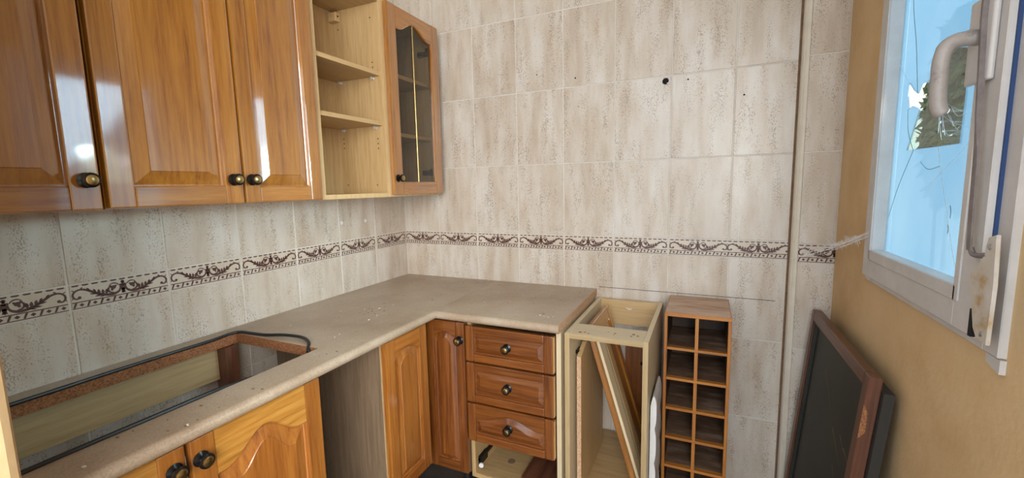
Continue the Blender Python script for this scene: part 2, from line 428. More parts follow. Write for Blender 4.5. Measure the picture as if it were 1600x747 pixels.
# ---- border motif (mm, x from the tile centre, z from the tile bottom)
def motif_mesh(x0, x1, name):
    mb = MB(); Y = -.0006
    def poly(pts):
        pts = [(min(max(x, x0), x1), z) for x, z in pts]
        a = sum(pts[i][0] * pts[(i + 1) % len(pts)][1] - pts[(i + 1) % len(pts)][0] * pts[i][1] for i in range(len(pts)))
        if abs(a) < .3: return
        if a < 0: pts = pts[::-1]
        mb.add([(x / 1000, Y, z / 1000 - BH / 2) for x, z in pts], [tuple(range(len(pts)))])
    def ribbon(P, ws, n=7):
        C = catmull([(p[0], p[1], wv) for p, wv in zip(P, ws)], n)
        L = []; R = []
        for i in range(len(C)):
            a = C[max(i - 1, 0)]; b = C[min(i + 1, len(C) - 1)]
            dx, dz = b[0] - a[0], b[1] - a[1]; l = math.hypot(dx, dz) or 1
            hw = C[i][2] / 2 * 1.3
            L.append((C[i][0] - dz / l * hw, C[i][1] + dx / l * hw)); R.append((C[i][0] + dz / l * hw, C[i][1] - dx / l * hw))
        for i in range(len(C) - 1): poly([R[i], R[i + 1], L[i + 1], L[i]])
    def disc(cx, cz, rx, rz=None, n=12):
        rz = rz or rx
        poly([(cx + rx * math.cos(2 * PI * k / n), cz + rz * math.sin(2 * PI * k / n)) for k in range(n)])
    def leaf(ax, az, bx_, bz, wd):
        dx, dz = bx_ - ax, bz - az
        P = []
        for t, s in ((0, .25), (.2, .8), (.45, 1), (.7, .8), (.9, .35), (1, 0)): P.append((t, s * wd / 2))
        l = math.hypot(dx, dz); nx, nz = -dz / l, dx / l
        poly([(ax + dx * t + nx * s, az + dz * t + nz * s) for t, s in P] + [(ax + dx * t - nx * s, az + dz * t - nz * s) for t, s in P[-2::-1]])
    for sg in (1, -1):
        def M(P): return [(sg * x, z) for x, z in P]
        ribbon(M([(7, 49), (6, 40), (10, 30), (22, 24.5), (36, 25.5), (52, 31), (68, 41), (82, 49.5), (95, 51.5), (105, 46), (108, 37), (104, 29), (97, 27.5)]),
               [2.2, 3, 4.2, 5.4, 5.6, 5.2, 4.8, 4.2, 3.6, 3.6, 3.6, 3.2, 2.6])
        disc(sg * 95, 30.5, 4.0)
        ribbon(M([(9, 47), (14, 52.5), (22, 54.5), (30, 51)]), [1.6, 2.4, 2.4, 1.4])
        ribbon(M([(21, 28), (30, 31), (34, 38), (31, 45)]), [1.8, 3.2, 4.2, 3.0])
        disc(sg * 22, 43, 6.2, 5.4); disc(sg * 28.5, 47, 3.4); disc(sg * 16.5, 46.5, 2.6); disc(sg * 25, 37, 3.2)
        for a, b, c, d, e in ((38, 29, 37, 42, 7.5), (45, 30, 46, 43, 7), (53, 33, 55, 45, 6.5), (61, 38, 65, 48, 5.5), (72, 45, 79, 54, 4),
                              (48, 28, 64, 27, 4.5), (58, 34, 74, 36, 4.2), (40, 26, 54, 23, 3.6), (92, 53, 86, 57.5, 3.4), (104, 49, 110, 53, 2.6), (107, 33, 110.5, 26, 2.4)):
            leaf(sg * a, b, sg * c, d, e)
    leaf(0, 22, 0, 58, 9.5); disc(0, 55, 4.4); disc(0, 34, 4.6, 3.4); leaf(0, 44, 7, 50, 4); leaf(0, 44, -7, 50, 4); leaf(0, 30, 5, 23, 3.6); leaf(0, 30, -5, 23, 3.6)
    # lower guilloche band
    poly([(-111, 1.6), (111, 1.6), (111, 3.8), (-111, 3.8)]); poly([(-111, 17.4), (111, 17.4), (111, 20.0), (-111, 20.0)])
    n = 8; st = 222 / n
    for i in range(n):
        c = -111 + st * (i + .5)
        poly([(c - 13.4, 4.2), (c - 9.0, 4.2), (c - 3.4, 17.2), (c - 8.6, 17.2)])
        poly([(c - .6, 10.7), (c + 4.8, 6.0), (c + 10.2, 10.7), (c + 4.8, 15.4)])
    n = 11; st = 222 / n
    # scalloped dashes along the top edge
    for i in range(n):
        c = -111 + st * (i + .5)
        poly([(c - 8.0, 63.0), (c - 4.5, 60.9), (c + 4.5, 60.9), (c + 8.0, 63.0), (c + 6, 65.0), (c - 6, 65.0)])
    me = make_mesh(name, mb, M_MOTIF)
    return me
MOTIF = motif_mesh(-111.5, 111.5, 'scroll_motif')
MOTIF_HALF = motif_mesh(-111.5, 4.5, 'scroll_motif_half')

ROWS = []            # (z0, z1, border?)
z = ZB
while z > FLOOR + .01:
    ROWS.append((max(z - TH, FLOOR + .0), z, False)); z -= TH
ROWS.append((ZB, ZB + BH, True)); z = ZB + BH
while z < CEIL - .01:
    ROWS.append((z, min(z + TH, CEIL), False)); z += TH

def place_tile(parent, cx, cy, cz, wd, ht, rotz, border, motif=None, mdx=0.0):
    me = tile_mesh(wd, ht, M_BORDER if border else M_TILE, 'border_tile' if border else 'wall_tile')
    o = bpy.data.objects.new('border_tile' if border else 'wall_tile', me); COL.objects.link(o)
    o.parent = parent; o.location = Vector((cx, cy, cz)) - wpos(parent); o.rotation_euler = (0, 0, rotz)
    if border:
        d = bpy.data.objects.new('scroll_motif', motif or MOTIF); COL.objects.link(d); d.parent = o; d.location = (mdx, 0, 0)
    return o
XB = [0.0, .2198] + [.2198 + TW * i for i in range(1, 8)]
for i in range(len(XB) - 1):
    a, b = XB[i], XB[i + 1]
    b = min(b, PIER_X + .002) if i == len(XB) - 2 else b
    for (z0, z1, br) in ROWS:
        full = abs((b - a) - TW) < .012
        place_tile(wall_back, (a + b) / 2, 0, (z0 + z1) / 2, b - a, z1 - z0, 0, br)
YL = [0.0, .2459] + [.2459 + TW * i for i in range(1, 7)]
for i in range(len(YL) - 1):
    a, b = YL[i], min(YL[i + 1], 1.714)
    for (z0, z1, br) in ROWS:
        o = place_tile(wall_left, 0, -(a + b) / 2, (z0 + z1) / 2, b - a, z1 - z0, PI / 2, br)
# boxed shaft: narrow front tiles, side tiles and a quarter-round edge trim
pa = PIER_X + .019
for (z0, z1, br) in ROWS:
    wd = XW - pa
    o = place_tile(wall_pier, (pa + XW) / 2, PIER_Y, (z0 + z1) / 2, wd, z1 - z0, 0, br, MOTIF_HALF, -wd / 2 + .1125)
    place_tile(wall_pier, PIER_X + .0025, PIER_Y / 2 + .003, (z0 + z1) / 2, abs(PIER_Y) - .012, z1 - z0, -PI / 2, False)
tp = [(PIER_X + .020, PIER_Y - .003)] + [(PIER_X + .018 - .019 * math.sin(t), PIER_Y + .016 - .019 * math.cos(t)) for t in [PI / 2 * k / 6 for k in range(7)]] + [(PIER_X + .004, PIER_Y + .016), (PIER_X + .018, PIER_Y + .003)]
struct(obj('trim_1', MB().prism(tp, lambda p, t: (p[0], p[1], t), FLOOR, CEIL), M_TRIM, loc=(PIER_X, PIER_Y, FLOOR), smooth=True), 'cream quarter round edge trim')
struct(obj('trim_2', MB().prism([(PIER_X - .004, -.0002), (PIER_X - .002, -.0025), (PIER_X + .003, -.004), (PIER_X + .003, -.0002)], lambda p, t: (p[0], p[1], t), FLOOR, CEIL), M_CAULK, loc=(PIER_X, 0, FLOOR)), 'brown sealant line in the corner of the shaft')
# dark line where a worktop once met the tiles, and drilled holes
obj('sealant_trace', MB().add([(1.075, -.0005, .8885), (1.77, -.0005, .8855), (1.77, -.0005, .8875), (1.075, -.0005, .8905)], [(0, 1, 2, 3)]), M_HOLE, wall_back)
for (hx, hz, hr) in ((1.430, 1.764, .0035), (1.631, 1.684, .0035), (.966, 1.824, .0035), (.98, 1.70, .002), (.785, 1.86, .0025)):
    obj('drill_hole', MB().lathe([(hr, 0), (hr, .0006)], (hx, -.0001, hz), (0, -1, 0), 10), M_HOLE, wall_back)
for (hy, hz) in ((-.458, 1.206), (-.308, 1.203)):
    obj('filler_spot', MB().lathe([(.0085, 0), (.007, .0006)], (0, hy, hz), (1, 0, 0), 14), M_WHITE, wall_left)
ch = thing('cable_hole', 'black round cable hole with white filler in the upper back wall tiles', 'hole', (1.345, 0, 1.767))
obj('socket_hole', MB().lathe([(.0105, -.001), (.0125, .0035), (.0105, .004), (.0098, .0015)], (1.345, 0, 1.766), (0, -1, 0), 18), M_HOLE, ch)
obj('filler', MB().tube(catmull([(1.350, -.002, 1.757), (1.358, -.002, 1.760), (1.361, -.002, 1.772), (1.358, -.002, 1.783), (1.353, -.002, 1.779)], 4), .003, 6), M_WHITE, ch, smooth=True)

# ------------------------------------------------------------------ joinery builders
def frame_map(face, d):
    """face 'x': front looks to +x at x=d (u = y); 'y': front looks to -y at y=d (u = x). n measured outward from the door's back."""
    if face == 'x': return lambda u, w_, n: (d + n, u, w_)
    return lambda u, w_, n: (u, d - n, w_)
def bell(t, q=.86):
    s = min(1, abs(t) / q); return .5 + .5 * math.cos(PI * s)
KNOB_PROF = [(.0155, 0), (.0165, .0025), (.0125, .0045), (.0075, .007), (.0075, .012), (.0125, .0165), (.0162, .021), (.0158, .0245), (.0115, .0262), (.0108, .0285), (.0072, .0300), (.001, .0305)]
KNOB_MI = [0, 0, 0, 0, 0, 0, 0, 0, 1, 1, 1, 1]
def knob(parent, P, axis, s=1.0):
    return obj('knob', MB().lathe([(r * s, h * s) for r, h in KNOB_PROF], P, axis, 20, KNOB_MI), [M_BLACKMETAL, M_BRASS], parent, smooth=True, label='black and brass knob')
TK = .021
def panel_front(parent, name, face, back, u0, u1, w0, w1, kind, arch=0.0, fw=.05, fb=None, bev=.030, kn=None, rnd=False, glass=False, railkind=None, gap_top=None, flip=False):
    """raised panel front: the panel is the object itself, stiles, rails and knob its children"""
    F = frame_map(face, back); H = 'y' if face == 'x' else 'x'
    fb = fb or fw; ft = gap_top or fw; railkind = railkind or kind
    uc, hw = (u0 + u1) / 2, (u1 - u0) / 2 - fw
    def top(t): return w1 - ft - arch * (1 - (1 - abs(t) ** 2.4 if rnd else bell(t)))
    NT = 26 if arch else 1
    def loop(d, n):
        P = [(uc - hw + d, w0 + fb + d), (uc + hw - d, w0 + fb + d)]
        for k in range(NT + 1):
            t = 1 - 2 * k / NT
            P.append((uc + t * (hw - d), top(t) - d))
        return [F(u, w_, n) for u, w_ in P]
    if not glass:
        prof = [(-.004, .004), (-.004, .0125), (.003, .0125), (.005, .0105), (.005 + bev * .35, .0135), (.005 + bev, .0185), (.0065 + bev, .0205), (.0095 + bev, .0205)]
        mb = MB(); L = [loop(d, n) for d, n in prof]; n_ = len(L[0])
        vs = sum(L, []); fs = []
        for a in range(len(L) - 1):
            for i in range(n_): fs.append((a * n_ + i, a * n_ + (i + 1) % n_, (a + 1) * n_ + (i + 1) % n_, (a + 1) * n_ + i))
        last = (len(L) - 1) * n_
        # field: split in a fan of strips so the arched face stays clean
        fs.append(tuple(last + i for i in range(n_))); fs.append(tuple(range(n_))[::-1])
        mb.add(vs, fs)
        door = obj(name, mb, wood(kind, 'z' if (w1 - w0) > (u1 - u0) * .8 else H), parent)
    else:
        prof = [(-.004, .009), (-.004, .012)]
        mb = MB(); L = [loop(d, n) for d, n in prof]; n_ = len(L[0])
        fs = [tuple(range(n_))[::-1], tuple(range(n_, 2 * n_))] + [(i, (i + 1) % n_, n_ + (i + 1) % n_, n_ + i) for i in range(n_)]
        mb.add(sum(L, []), fs); door = obj(name, mb, M_GLASS, parent, label='arched clear glass pane')
    def pbox(a, b, c, d):
        P = MB(); p, q = F(a, c, 0), F(b, d, TK); return P.box(p[0], q[0], p[1], q[1], p[2], q[2])
    for a, b in ((u0, u0 + fw), (u1 - fw, u1)):
        obj('stile', pbox(a, b, w0, w1), wood(kind, 'z'), door, bevel=.0035, seg=2)
    obj('rail', pbox(u0 + fw, u1 - fw, w0, w0 + fb), wood(railkind, H), door, bevel=.0035, seg=2)
    if arch:
        mb = MB()
        ch_ = .0045
        low = [(uc + (1 - 2 * k / NT) * hw * 1.0, top(1 - 2 * k / NT)) for k in range(NT + 1)]
        lowi = [(u, w_ + ch_) for u, w_ in low]
        up = [(u0 + fw, w1), (u1 - fw, w1)]
        upi = [(u0 + fw, w1 - .003), (u1 - fw, w1 - .003)]
        a_ = [F(u, w_, 0) for u, w_ in up + low]; b_ = [F(u, w_, TK - .004) for u, w_ in up + low]; c_ = [F(u, w_, TK) for u, w_ in upi + lowi]
        n_ = len(a_); fs = [(i, (i + 1) % n_, n_ + (i + 1) % n_, n_ + i) for i in range(n_)] + [(n_ + i, n_ + (i + 1) % n_, 2 * n_ + (i + 1) % n_, 2 * n_ + i) for i in range(n_)]
        # quads between the straight top and the arch
        for k in range(NT):
            pass
        fs += [tuple(range(2 * n_, 3 * n_)), tuple(range(n_))[::-1]]
        mb.add(a_ + b_ + c_, fs)
        obj('rail', mb, wood(railkind, H), door)
    else:
        obj('rail', pbox(u0 + fw, u1 - fw, w1 - ft, w1), wood(railkind, H), door, bevel=.0035, seg=2)
    if kn: knob(door, F(kn[0], kn[1], TK if not glass else TK), (1, 0, 0) if face == 'x' else (0, -1, 0))
    return door

def legs(parent, pts, h=.14):
    for (x, y) in pts:
        obj('foot', MB().lathe([(.026, 0), (.026, .006), (.015, .012), (.015, h - .012), (.024, h - .006), (.024, h)], (x, y, FLOOR), (0, 0, 1), 14), M_BLACK, parent, smooth=True)

# ------------------------------------------------------------------ upper cabinets on the left wall
UB, UT, UX = 1.321, 2.122, .279
def upper_body(t, ya, yb, backm, sidem, edgem, shelf=None):
    """ya<yb ; carcass boards"""
    th = .017
    obj('side_panel', bx(.002, UX, ya, ya + th, UB, UT), sidem, t, bevel=.0008)
    obj('side_panel', bx(.002, UX, yb - th, yb, UB, UT), sidem, t, bevel=.0008)
    obj('bottom_panel', bx(.002, UX, ya + th, yb - th, UB, UB + th), wood('beech', 'y'), t, bevel=.0008)
    obj('top_panel', bx(.002, UX, ya + th, yb - th, UT - th, UT), wood('beech', 'y'), t, bevel=.0008)
    obj('back_panel', bx(.024, .030, ya + th, yb - th, UB + th, UT - th), backm, t)
    # pale edging strips on the front edges
    for a, b, c, d in ((ya, ya + th, UB, UT), (yb - th, yb, UB, UT), (ya + th, yb - th, UB, UB + th), (ya + th, yb - th, UT - th, UT)):
        obj('edging', bx(UX, UX + .0012, a, b, c, d), edgem, t)
DX = UX + .0022
t = thing('wall_cabinet', 'glossy oak wall cabinet with one raised panel door, leftmost of the upper row', 'wall cabinet', (.15, -1.56, UB), 'upper oak cabinets')
upper_body(t, -1.708, -1.420, wood('beech', 'z'), wood('oak', 'z'), wood('oak', 'z'))
panel_front(t, 'door', 'x', DX, -1.706, -1.4235, UB + .001, UT - .002, 'oak', .05, .052, kn=(-1.447, 1.386))
t = thing('wall_cabinet', 'wide glossy oak wall cabinet with two raised panel doors and paired knobs', 'wall cabinet', (.15, -1.11, UB), 'upper oak cabinets')
upper_body(t, -1.412, -.812, wood('beech', 'z'), wood('oak', 'z'), wood('oak', 'z'))
panel_front(t, 'door', 'x', DX, -1.4115, -1.1035, UB + .002, UT - .002, 'oak', .05, .050, kn=(-1.130, 1.389))
panel_front(t, 'door', 'x', DX, -1.0975, -.8245, UB + .002, UT - .002, 'oak', .05, .046, kn=(-1.077, 1.389))
# open shelf unit
t = thing('open_shelf_cabinet', 'doorless pale beech wall cabinet with two empty shelves', 'wall cabinet', (.15, -.625, UB))
CA, CB_ = -.8075, -.4455
upper_body(t, CA, CB_, wood('beech', 'z'), wood('beech', 'z'), wood('beech_edge', 'z'))
for zt in (1.833, 1.633):
    s = obj('shelf', bx(.032, .268, CA + .0175, CB_ - .0175, zt - .016, zt), wood('beech', 'y'), t)
    obj('edging', bx(.268, .2695, CA + .0175, CB_ - .0175, zt - .016, zt), wood('beech_edge', 'y'), s)
    for px in (.058, .235):
        for py, sd in ((CB_ - .017, -1), (CA + .017, 1)):
            obj('shelf_pin', MB().lathe([(.007, 0), (.007, .004), (.0055, .006), (.0065, .012), (.003, .0135)], (px, py, zt - .0225), (0, sd, 0), 10), M_PIN, s, smooth=True)
obj('hanging_bracket', bx(.034, .075, CB_ - .0175 - .026, CB_ - .0175, 2.058, 2.094), wood('beech_edge', 'y'), t, bevel=.002)
obj('bracket_screw', MB().lathe([(.004, 0), (.004, .001)], (.0752, CB_ - .03, 2.078), (1, 0, 0), 10), M_HOLE, t)
for px, zz in ((.052, 1.575), (.052, 1.555), (.052, 1.535), (.242, 1.565), (.242, 1.545), (.242, 1.525), (.06, 1.375), (.225, 1.372), (.235, 2.05), (.235, 1.875), (.235, 1.855), (.06, 2.03)):
    obj('pin_hole', MB().lathe([(.0028, 0), (.0028, .0006)], (px, CB_ - .017, zz), (0, -1, 0), 8), M_HOLE, t)
# glazed cabinet
t = thing('glazed_wall_cabinet', 'oak wall cabinet with arched glass door and slim brass bar next to the back wall', 'wall cabinet', (.15, -.25, UB))
GA, GB = -.4425, -.0705
upper_body(t, GA, GB, wood('rail', 'z'), wood('rail', 'z'), wood('beech_edge', 'z'))
for zt in (1.852, 1.600):
    s = obj('shelf', bx(.032, .262, GA + .0175, GB - .0175, zt - .016, zt), wood('rail', 'y'), t)
    obj('edging', bx(.262, .2635, GA + .0175, GB - .0175, zt - .016, zt), wood('beech_edge', 'y'), s)
gd = panel_front(t, 'glass_door', 'x', DX, -.4405, -.0735, UB + .008, UT - .006, 'oak', .045, .056, fb=.055, glass=True, kn=(-.419, 1.399), gap_top=.046)
obj('glazing_bar', MB().tube([(DX + .012, -.262, UB + .055), (DX + .012, -.262, UT - .046)], .0042, 10), M_BRASS, gd, smooth=True)
for zz in (1.43, 2.0):
    hb = MB(); hb.box(.20, .27, GB - .034, GB - .0175, zz - .012, zz + .012); hb.box(.262, .281, GB - .06, GB - .0175, zz - .016, zz + .016)
    obj('hinge', hb, M_BLACKMETAL, t, bevel=.003)

# ------------------------------------------------------------------ worktops
ZT, ZU, CF = .88, .848, .572
HX0, HX1, HY0, HY1 = .075, .455, -1.664, -1.022      # sink cut-out
def bull(front, zt=ZT, zu=ZU):
    r = (zt - zu) / 2; P = []
    for k in range(11):
        a = PI / 2 - PI * k / 10
        P.append((front - r + r * math.cos(a), (zt + zu) / 2 + r * math.sin(a)))
    return P
def top_profile(back, front): return [(back, ZT)] + bull(front) + [(back, ZU)]
mb = MB()
mb.prism(top_profile(HX1, CF), lambda p, t_: (p[0], t_, p[1]), -1.712, -CF)
mb.box(HX1, CF - .017, -CF, -.001, ZU, ZT)
mb.box(.001, HX0, -1.712, -.001, ZU, ZT)
mb.box(HX0, HX1, HY1, -.001, ZU, ZT)
mb.box(HX0, HX1, -1.712, HY0, ZU, ZT)
wt = thing('worktop', 'long beige laminate worktop on the left with an empty sink cut-out', 'worktop', (.3, -.86, ZU))
obj('slab', mb, M_TOP, wt, smooth=True)
e = .0015
obj('cut_edge', bx(HX0, HX0 + e, HY0, HY1, ZU, ZT - .001), M_CHIPDARK, wt, label='bare brown chipboard edge of the cut-out')
obj('cut_edge', bx(HX0, HX1, HY1 - e, HY1, ZU, ZT - .001), M_CHIPDARK, wt)
obj('cut_edge', bx(HX1 - e, HX1, HY0, HY1, ZU, ZT - .001), M_CHIPDARK, wt)
rot = MB()
for k in range(26):
    a = random.uniform(-1, 1); x = HX0 + random.uniform(-.016, .004); y = -1.235 + a * .05; r = random.uniform(.004, .010)
    rot.lathe([(r, 0), (r * .7, random.uniform(.001, .004))], (x, y, ZT - .003 - (max(0, x - HX0) * 3)), (.3, 0, 1), 7)
obj('rotten_patch', rot, M_CHIPDARK, wt, label='dark crumbled patch on the cut-out edge')
wr = thing('worktop', 'short beige laminate worktop above the drawers along the back wall', 'worktop', (.8, -.29, ZU))
mb = MB(); mb.prism([(-.001, ZT)] + [(-p[0], p[1]) for p in bull(CF)] + [(-.001, ZU)], lambda p, t_: (t_, p[0], p[1]), CF - .016, 1.064)
obj('slab', mb, M_TOP, wr, smooth=True)
mb = MB(); mb.prism([(-.001, ZT - .0006)] + [(-p[0] + .0006, p[1]) for p in bull(CF, ZT - .0006, ZU + .0006)] + [(-.001, ZU + .0006)], lambda p, t_: (t_, p[0], p[1]), 1.064, 1.0655)
obj('cut_edge', mb, M_CHIP, wr, label='bare speckled chipboard end')
# dark rubber sealing cord around the sink cut-out
P = [(HX0 + .004, -1.70, ZT + .003), (HX0 + .002, -1.5, ZT + .003), (HX0 - .002, -1.3, ZT + .003), (HX0 + .003, -1.12, ZT + .003), (HX0 - .002, -1.045, ZT + .004), (HX0 + .012, -1.018, ZT + .004),
     (HX0 + .06, -1.012, ZT + .004), (.20, -1.008, ZT + .005), (.27, -.992, ZT + .008), (.34, -.985, ZT + .007), (.39, -1.003, ZT + .005), (.418, -1.028, ZT - .004), (.425, -1.036, ZT - .012)]
tag(obj('rubber_seal', MB().tube(catmull(P, 8), .0052, 8), M_BLACK, smooth=True, loc=(.1, -1.05, ZT)), 'black rubber sealing cord running around the back of the sink cut-out', 'seal')
P = [(HX1 - .004, -1.06, ZT - .010), (HX1 - .010, -1.15, ZT - .002), (HX1 - .002, -1.25, ZT + .002), (HX1 - .004, -1.40, ZT + .003), (HX1 - .004, -1.55, ZT + .003), (HX1, -1.70, ZT + .003)]
P = [(HX1 - .016, -1.20, ZT - .012), (HX1 - .012, -1.27, ZT - .004), (HX1 - .006, -1.34, ZT + .002), (HX1 - .003, -1.45, ZT + .003), (HX1 - .003, -1.6, ZT + .003), (HX1, -1.70, ZT + .003)]
tag(obj('rubber_seal', MB().tube(catmull(P, 8), .0048, 8), M_BLACK, smooth=True, loc=(.45, -1.4, ZT)), 'black rubber seal strip along the front of the sink cut-out', 'seal')

# ------------------------------------------------------------------ base cabinets
CZ0, CZ1, CX = .19, .8475, .521
th = .018
t = thing('sink_cabinet', 'oak sink base cabinet with two arched doors under the cut-out', 'base cabinet', (.27, -1.4, FLOOR), 'oak base cabinets')
obj('front_post', bx(CX - .045, CX, -1.122, -1.104, CZ0 + th, CZ1), wood('grey', 'z'), t, bevel=.0008)
obj('side_panel', bx(.006, CX, -1.704, -1.686, CZ0, CZ1), wood('grey', 'z'), t, bevel=.0008)
obj('bottom_panel', bx(.006, CX, -1.686, -1.122, CZ0, CZ0 + th), wood('beech', 'y'), t)
obj('back_rail', bx(.030, .047, -1.686, -1.075, .735, ZU - .0015), wood('rail', 'y'), t, label='pale wooden rail behind the cut-out')
obj('front_rail', bx(CX - .02, CX - .001, -1.686, -1.122, .80, ZU - .0015), wood('rail', 'y'), t)
obj('corner_block', bx(.030, .092, -1.075, -1.035, CZ0, ZU - .0015), wood('mahogany', 'z'), t, bevel=.002)
legs(t, ((.08, -1.62), (.08, -1.18), (.46, -1.62), (.46, -1.18)))
FX = CX + .003
panel_front(t, 'door', 'x', FX, -1.436, -1.1045, CZ0 + .012, .8385, 'honey', .056, .050, kn=(-1.418, .792), railkind='golden', gap_top=.05)
panel_front(t, 'door', 'x', FX, -1.702, -1.4455, CZ0 + .012, .8385, 'honey', .056, .050, kn=(-1.468, .795), railkind='golden', gap_top=.05)
# corner unit
t = thing('corner_cabinet', 'oak corner base cabinet with two narrow arched doors at a right angle', 'base cabinet', (.3, -.45, FLOOR), 'oak base cabinets')
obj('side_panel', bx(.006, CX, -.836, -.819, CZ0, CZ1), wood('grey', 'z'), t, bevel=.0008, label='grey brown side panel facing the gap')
obj('edging', bx(CX, CX + .0012, -.836, -.819, CZ0, CZ1), wood('beech_edge', 'z'), t)
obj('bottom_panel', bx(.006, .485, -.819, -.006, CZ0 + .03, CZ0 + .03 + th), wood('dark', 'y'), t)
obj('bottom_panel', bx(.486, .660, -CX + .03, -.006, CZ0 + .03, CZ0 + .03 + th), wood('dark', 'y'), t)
obj('side_panel', bx(.660, .676, -CX, -.006, CZ0 + th, CZ1), wood('grey', 'z'), t)
legs(t, ((.08, -.75), (.44, -.75), (.08, -.08), (.62, -.46)), .17)
panel_front(t, 'door', 'x', FX, -.833, -.602, .262, .8385, 'honey', .030, .046, bev=.022, gap_top=.05, rnd=True)
panel_front(t, 'door', 'y', -FX, .499, .677, .212, .8385, 'chestnut', .026, .038, bev=.018, rnd=True, kn=(.659, .768), gap_top=.048)
# drawer unit
t = thing('drawer_cabinet', 'oak drawer unit with three raised panel drawers and an open bottom', 'base cabinet', (.87, -.27, FLOOR), 'oak base cabinets')
DA, DB = .680, 1.060
obj('side_panel', bx(DA, DA + .017, -CX, -.006, CZ0, CZ1), wood('beech', 'z'), t, bevel=.0008)
obj('side_panel', bx(DB - .018, DB, -CX - .002, -.006, CZ0, CZ1), wood('cream', 'z'), t, bevel=.0008, label='pale cream outer side panel')
obj('bottom_panel', bx(DA + .017, DB - .018, -CX, -.006, CZ0, CZ0 + th), wood('beech', 'x'), t)
obj('back_panel', bx(DA + .017, DB - .018, -.012, -.006, CZ0 + th, CZ1), wood('grey', 'z'), t)
legs(t, ((DA + .06, -.44), (DB - .06, -.44), (DA + .06, -.08), (DB - .06, -.08)))
for (a, b, ar) in ((.690, .829, 0), (.525, .683, 0), (.362, .517, .030)):
    d = panel_front(t, 'drawer', 'y', -FX, DA + .003, 1.0365, a, b, 'chestnut', ar, .034, fb=.030, bev=.018, kn=(.860, (a + b) / 2 + (.004 if not ar else .006)), gap_top=.030)
    obj('drawer_edge', bx(1.0368, 1.0395, -FX - TK + .002, -FX, a + .003, b - .003), wood('golden', 'z'), d)
rn = MB(); rn.box(DA + .0172, DA + .028, -CX + .02, -.06, .245, .262); rn.box(DA + .0172, DA + .032, -CX + .02, -CX + .08, .232, .268)
r_ = obj('drawer_runner', rn, M_BLACKMETAL, t, bevel=.002, label='black metal drawer runner')
obj('roller', MB().lathe([(.010, 0), (.010, .006), (.004, .007)], (DA + .031, -CX + .022, .233), (.3, -1, 0), 14), M_WHITE, r_, smooth=True, label='white plastic roller wheel')
obj('plug', MB().lathe([(.016, 0), (.016, .001)], (.80, -.40, CZ0 + th), (0, 0, 1), 16), M_CAULK, t)
# loose dark board lying in the open bottom
tag(obj('loose_board', MB().prism([(.885, -.50), (1.035, -.515), (1.035, -.12), (.885, -.10)], lambda p, q: (p[0], p[1], q), CZ0 + th + .0005, CZ0 + th + .020), wood('mahogany', 'y'), bevel=.002, loc=(.96, -.3, CZ0 + th)),
    'dark brown board lying in the open bottom of the drawer unit', 'board')

# ------------------------------------------------------------------ empty cabinet carcass beside the drawers
t = thing('cabinet_carcass', 'open cream cabinet carcass without top or door, standing beside the drawer unit', 'cabinet', (1.22, -.27, FLOOR))
KA, KB, KZ, KY = 1.076, 1.356, .845, -.530
obj('side_panel', bx(KA, KA + .017, KY, -.012, FLOOR + .001, KZ), wood('cream', 'z'), t, bevel=.001)
obj('side_panel', bx(KB - .017, KB, KY, -.012, FLOOR + .001, KZ), wood('cream', 'z'), t, bevel=.001)
for a in (KA, KB - .017):
    obj('edging', bx(a, a + .017, KY - .0015, KY, FLOOR + .001, KZ - .001), wood('rail', 'z'), t)
fr_ = obj('front_rail', bx(KA + .017, KB - .017, KY, -.412, KZ - .0175, KZ - .0005), wood('cream', 'x'), t, bevel=.001)
obj('edging', bx(KA + .017, KB - .017, KY - .0015, KY, KZ - .0175, KZ - .001), wood('rail', 'x'), fr_)
for (px, py, r) in ((1.125, -.505, .007), (1.14, -.50, .005), (1.155, -.51, .004), (1.215, -.47, .003), (1.24, -.475, .0045), (1.238, -.49, .003), (1.30, -.465, .006), (1.315, -.475, .005), (1.295, -.485, .004)):
    obj('screw_mark', MB().lathe([(r, 0), (r * .8, .0007)], (px, py, KZ - .0006), (0, 0, 1), 9), M_CHIPDARK, fr_)
obj('back_rail', bx(KA + .017, KB - .017, -.030, -.013, .733, KZ - .002), wood('beech_edge', 'x'), t, label='yellowish back board with a white chip')
obj('chip', MB().prism([(1.20, .814), (1.208, .806), (1.218, .803), (1.226, .806), (1.230, .812), (1.222, .8085), (1.214, .8085), (1.207, .811)], lambda p, q: (p[0], q, p[1]), -.0304, -.0312), M_WHITE, t)
obj('bottom_panel', bx(KA + .017, KB - .017, KY + .01, -.012, CZ0, CZ0 + .017), wood('beech', 'x'), t)
obj('shelf', bx(KA + .10, KB - .017, -.16, -.032, .695, .711), wood('golden', 'x'), t)
hb = MB(); hb.box(KA + .017, KA + .030, -.455, -.405, .742, .756); hb.box(KA + .028, KA + .036, -.43, -.38, .744, .754)
obj('hinge', hb, M_BLACKMETAL, t, bevel=.002)
hb = MB(); hb.box(1.30, 1.335, -.30, -.265, .2072, .214); hb.box(1.268, 1.305, -.285, -.272, .2072, .211)
obj('hinge', hb, M_BLACKMETAL, t, bevel=.002)
